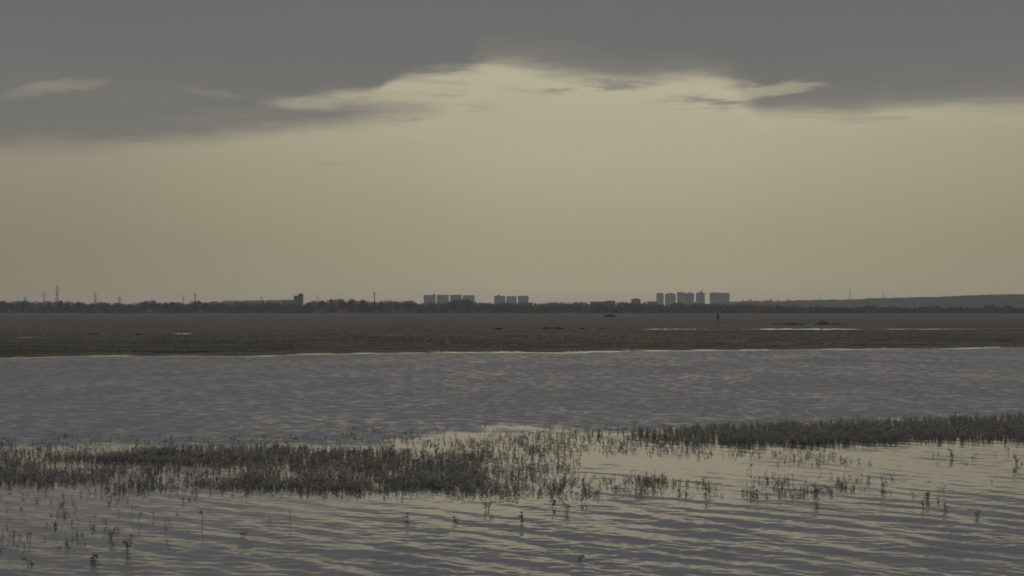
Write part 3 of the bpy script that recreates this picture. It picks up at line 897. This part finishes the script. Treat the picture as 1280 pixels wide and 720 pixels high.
# right-hand bed
up = [(700,542),(780,540),(840,536),(900,534.5),(1000,530.5),(1150,525.5),(1280,520),(1500,512),(1750,508)]
lw = [(700,545),(780,547),(840,554),(900,556),(1000,556.5),(1090,555),(1140,551),(1280,551),(1500,552),(1750,552)]
pts = band(r, 13000, up, lw)
px = pts[:,0]/pts[:,1]*F + 640
keep = (r.random(len(pts)) < smooth(660, 1010, px)**2.2*.93 + .04) & (wob(pts[:,0], pts[:,1], 91, 3.5) > -1.5*smooth(700, 1000, px) - .1)
pts = pts[keep]
hs = r.uniform(.38, .82, len(pts)) * (1 + .2*wob(pts[:,0], pts[:,1], 92, 2.5))
v, q = scatter(pts, hs, TG + TS[:4], r)
o = mesh_obj("marsh_grass", v, q, M['reed'])
tag(o, "dense dark bed of grass standing in the water at right", "marsh grass", kind="stuff")
# left-hand bed
def ragged(p, seed, lam, cut, x0, x1, soft):
    """gaps in a bed, and a bed that thins out towards its ends"""
    px = p[:,0]/p[:,1]*F + 640
    e = smooth(x0-soft, x0+soft, px) * (1 - smooth(x1-soft, x1+soft, px))
    return p[(wob(p[:,0], p[:,1], seed, lam) > cut) & (r.random(len(p)) < e)]
P = [ragged(patch(r, 1500, -90, 170, 590, 604), 81, 1.6, -.8, -400, 110, 60), patch(r, 420, -400, -60, 570, 612),
     ragged(band(r, 6200, [(60,572),(140,567),(230,561),(330,557),(420,561),(660,566)], [(60,575),(140,578),(300,584),(450,588),(560,589),(660,576)]), 82, 1.8, -.7, 130, 575, 105),
     ragged(band(r, 2300, [(230,603),(300,599),(400,600),(660,602)], [(230,606),(300,611),(400,616),(660,613)]), 83, 1.2, -.4, 285, 580, 100),
     patch(r, 900, -60, 290, 556, 586, 150, (8,2.5)), patch(r, 560, 120, 320, 586, 614, 100), patch(r, 1200, 300, 600, 586, 606, 200, (9,2.5)), patch(r, 420, 480, 720, 552, 618, 140, (8,3)), patch(r, 200, -40, 120, 572, 590, 40)]
pts = np.concatenate(P); hs = r.uniform(.28, .64, len(pts)) * (1 + .2*wob(pts[:,0], pts[:,1], 93, 2.2))
v, q = scatter(pts, hs, TG[:5] + TS, r)
o = mesh_obj("marsh_grass", v, q, M['reed'])
tag(o, "broad ragged bed of grass and weeds standing in the water at left", "marsh grass", kind="stuff")
# loose weeds between and in front of the beds
P = [patch(r, 1600, 560, 715, 552, 622, 210, (7,3)), patch(r, 900, 640, 880, 542, 566, 130, (8,2.5)), patch(r, 240, 789, 832, 598, 618, 16, (6,3)),
     patch(r, 100, 830, 895, 600, 620, 16, (5,2)), patch(r, 300, 930, 1085, 596, 622, 48, (6,2)), patch(r, 130, 975, 1085, 566, 582, 26, (5,1.5)),
     patch(r, 140, 845, 980, 558, 572, 36, (5,1.5)), patch(r, 110, -30, 160, 608, 650, 80, (9,4)), patch(r, 45, -20, 50, 664, 688, 14, (8,4)),
     patch(r, 55, 62, 112, 648, 686, 14, (8,4)), patch(r, 420, -60, 640, 545, 555, 180, (6,1.5)), patch(r, 420, 430, 800, 536, 556, 170, (7,2)), patch(r, 130, 640, 1000, 530, 540, 70, (6,1.5)),
     patch(r, 44, 130, 260, 615, 690, 34, (4,1.5)), patch(r, 45, 1090, 1290, 560, 640, 30, (4,1.5)), patch(r, 200, 700, 800, 596, 622, 30, (6,2.5)),
     patch(r, 160, 1290, 1700, 560, 640, 40, (8,2)), patch(r, 160, -400, -60, 610, 680, 40, (8,3))]
pts = np.concatenate(P); hs = r.uniform(.16, .50, len(pts))
v, q = scatter(pts, hs, TS, r)
o = mesh_obj("water_weeds", v, q, M['reed'])
tag(o, "scattered leafy weeds standing in calm bright water between the grass beds", "water weeds", kind="stuff")

# single weeds one can point to
SINGLE = [
 (506,650,9,"short lone weed left of its twin in the open foreground below the left bed"),
 (568,654,9,"short lone weed right of its twin in the open foreground below the left bed"),
 (610,637,11,"upright stubby weed nearest the lower edge of the grass in the centre"),
 (655,653,13,"tall forked weed standing alone in the open water at centre"),
 (692,634,10,"bushy little weed left of a taller one, below the centre weeds"),
 (708,640,12,"taller weed just right of the bushy little one, below the centre weeds"),
 (729,629,11,"weed nearest the centre clump's lower right end"),
 (723,701,8,"tiny dark weed low in the foreground waves at centre"),
 (882,619,15,"tall weed at the lower edge of the loose group right of centre"),
 (942,604,24,"tallest thin stalk at the left end of the right-hand loose weeds"),
 (1021,624,20,"dark thick weed hanging below the right-hand loose weeds"),
 (1104,611,14,"bushy weed at the right end of the right-hand loose weeds"),
 (1159,624,12,"upper of two weeds close together in the right open water"),
 (1156,634,8,"lower of two weeds close together in the right open water"),
 (1182,637,10,"weed between the close pair and the lowest weed in the right open water"),
 (1223,646,8,"lowest lone weed in the right open water"),
 (1189,573,12,"round-topped weed in the bright calm strip below the right bed"),
 (1271,580,13,"weed at the right picture edge below the right bed"),
 (138,674,15,"dense dark weed right of the lower left clump"),
 (172,652,14,"thin pointed weed above the dense dark one at lower left"),
 (192,648,8,"low round weed right of the thin pointed one at lower left"),
 (254,659,20,"tallest thin stalk in the left open foreground"),
 (302,671,8,"squat weed on the waves, furthest right of the left foreground weeds"),
 (162,691,20,"curved weed in the waves below the dense dark one at lower left"),
 (116,703,12,"dark weed near the bottom left, below the left clump"),
 (37,705,10,"pale weed near the bottom left corner"),
 (340,650,8,"small weed in open water left of a taller thin one"),
 (363,652,12,"thin weed in open water right of a smaller one"),
]
for i, (px, py, hp, lab) in enumerate(SINGLE):
    rr = np.random.default_rng(900+i); x, y = gp(px, py); h = hp*y/F*1.05
    t = empty("water_weed", (x, y, 0)); tag(t, lab, "water weed", "single weeds in the open water")
    st = MB(); L = []; nst = 1 if "thin" in lab else int(rr.integers(2, 4))
    vs, qs, off = [], [], 0
    for k in range(nst):
        v, q = sprig(rr, h*(1 if k == 0 else rr.uniform(.5,.9)), int(6 if "thin" in lab else 12), top_heavy=.6)
        v = v + np.array([rr.normal(0,.022), rr.normal(0,.022), -.02])
        ns = 4*6
        sv, lv = v[:ns], v[ns:]
        if k == 0:
            S0 = [sv]; SQ = [q[:12]]
        else:
            S0.append(sv); SQ.append(q[:12]+24*k)
        vs.append(lv); qs.append(q[12:]-ns+off); off += len(lv)
    sv = np.concatenate(S0); c = sv.reshape(-1,3,3).mean(1, keepdims=True); sv = (c + (sv.reshape(-1,3,3)-c)*1.5).reshape(-1,3)
    mesh_obj("stem", sv, np.concatenate(SQ), M['stem'], t)
    mesh_obj("leaves", np.concatenate(vs)*np.array([1.15,1.15,1]), np.concatenate(qs), M['reed'], t)

# ------------------------------------------------------------------ meadow grass on the flat
def meadow():
    r = np.random.default_rng(321); n = 60000
    v = 396 + 53*r.beta(1.7, 1.0, n)
    px = r.uniform(-160, 1440, n)
    Y = (HC-FIELD)*F/(v-HZ); X = (px-640)/F*Y
    s = Y - shore(X); k = s > 1.5
    for (x0,x1,a,b) in POND_PX:
        k &= ~((px > x0-2) & (px < x1+2) & (v > a-.4) & (v < b+.7))
    X, Y, s = X[k], Y[k], s[k]; n = len(X)
    patchy = smooth(-.5, .6, wob(X, Y, 71, 18) + .6*wob(X, Y, 72, 60))
    h = (.045 + .075*patchy*r.uniform(.5,1.2,n)) * (.35 + .65*smooth(2, 30, s)) * (1 - .5*smooth(240, 480, Y))
    z = np.where(s < 60, .05*smooth(0,14,s) + (FIELD-.05)*smooth(10,60,s), FIELD)
    B = 5; a = r.uniform(0, 6.28, (n,B)); off = r.normal(0, .16, (n,B,2)); hh = h[:,None]*r.uniform(.6,1.1,(n,B))
    w = .035 + .03*(Y[:,None]/300)
    base = np.stack([X[:,None]+off[...,0], Y[:,None]+off[...,1], np.repeat(z[:,None]-.04, B, 1)], -1)
    sd = np.stack([np.cos(a)*w, np.sin(a)*w, np.zeros_like(a)], -1)
    tip = base + np.stack([r.normal(0,.3,(n,B))*hh, r.normal(0,.3,(n,B))*hh, hh+.04], -1)
    V = np.stack([base-sd, base+sd, tip+sd*.3, tip-sd*.3], 2).reshape(-1,3)
    o = mesh_obj("meadow_grass", V, np.arange(len(V)).reshape(-1,4), M['meadow'])
    tag(o, "short dry brown grass covering the flat beyond the water", "grass", kind="stuff")
meadow()

# ------------------------------------------------------------------ haze
def haze():
    b = MB(); b.box(-13000, 13000, -400, 13500, -2.2, 74)
    m, nt, out = new_mat("hazy_air")
    pv = nt.nodes.new("ShaderNodeVolumePrincipled")
    pv.inputs["Color"].default_value = (.90,.89,.93,1)
    pv.inputs["Density"].default_value = HAZE
    pv.inputs["Anisotropy"].default_value = 0.0
    nt.links.new(pv.outputs[0], out.inputs["Volume"])
    o = b.build("haze", m)
    tag(o, "thin grey evening haze over the flat and the distant buildings", "haze", kind="stuff")
HAZE = 7.5e-5
haze()

# ------------------------------------------------------------------ render settings
S.view_settings.view_transform = 'Standard'
S.view_settings.look = 'None'
S.view_settings.exposure = 0
S.view_settings.gamma = 1
S.view_settings.use_curve_mapping = False
S.render.engine = 'CYCLES'
S.cycles.use_denoising = True
S.cycles.max_bounces = 6
S.cycles.filter_width = 1.7
S.cycles.volume_bounces = 1
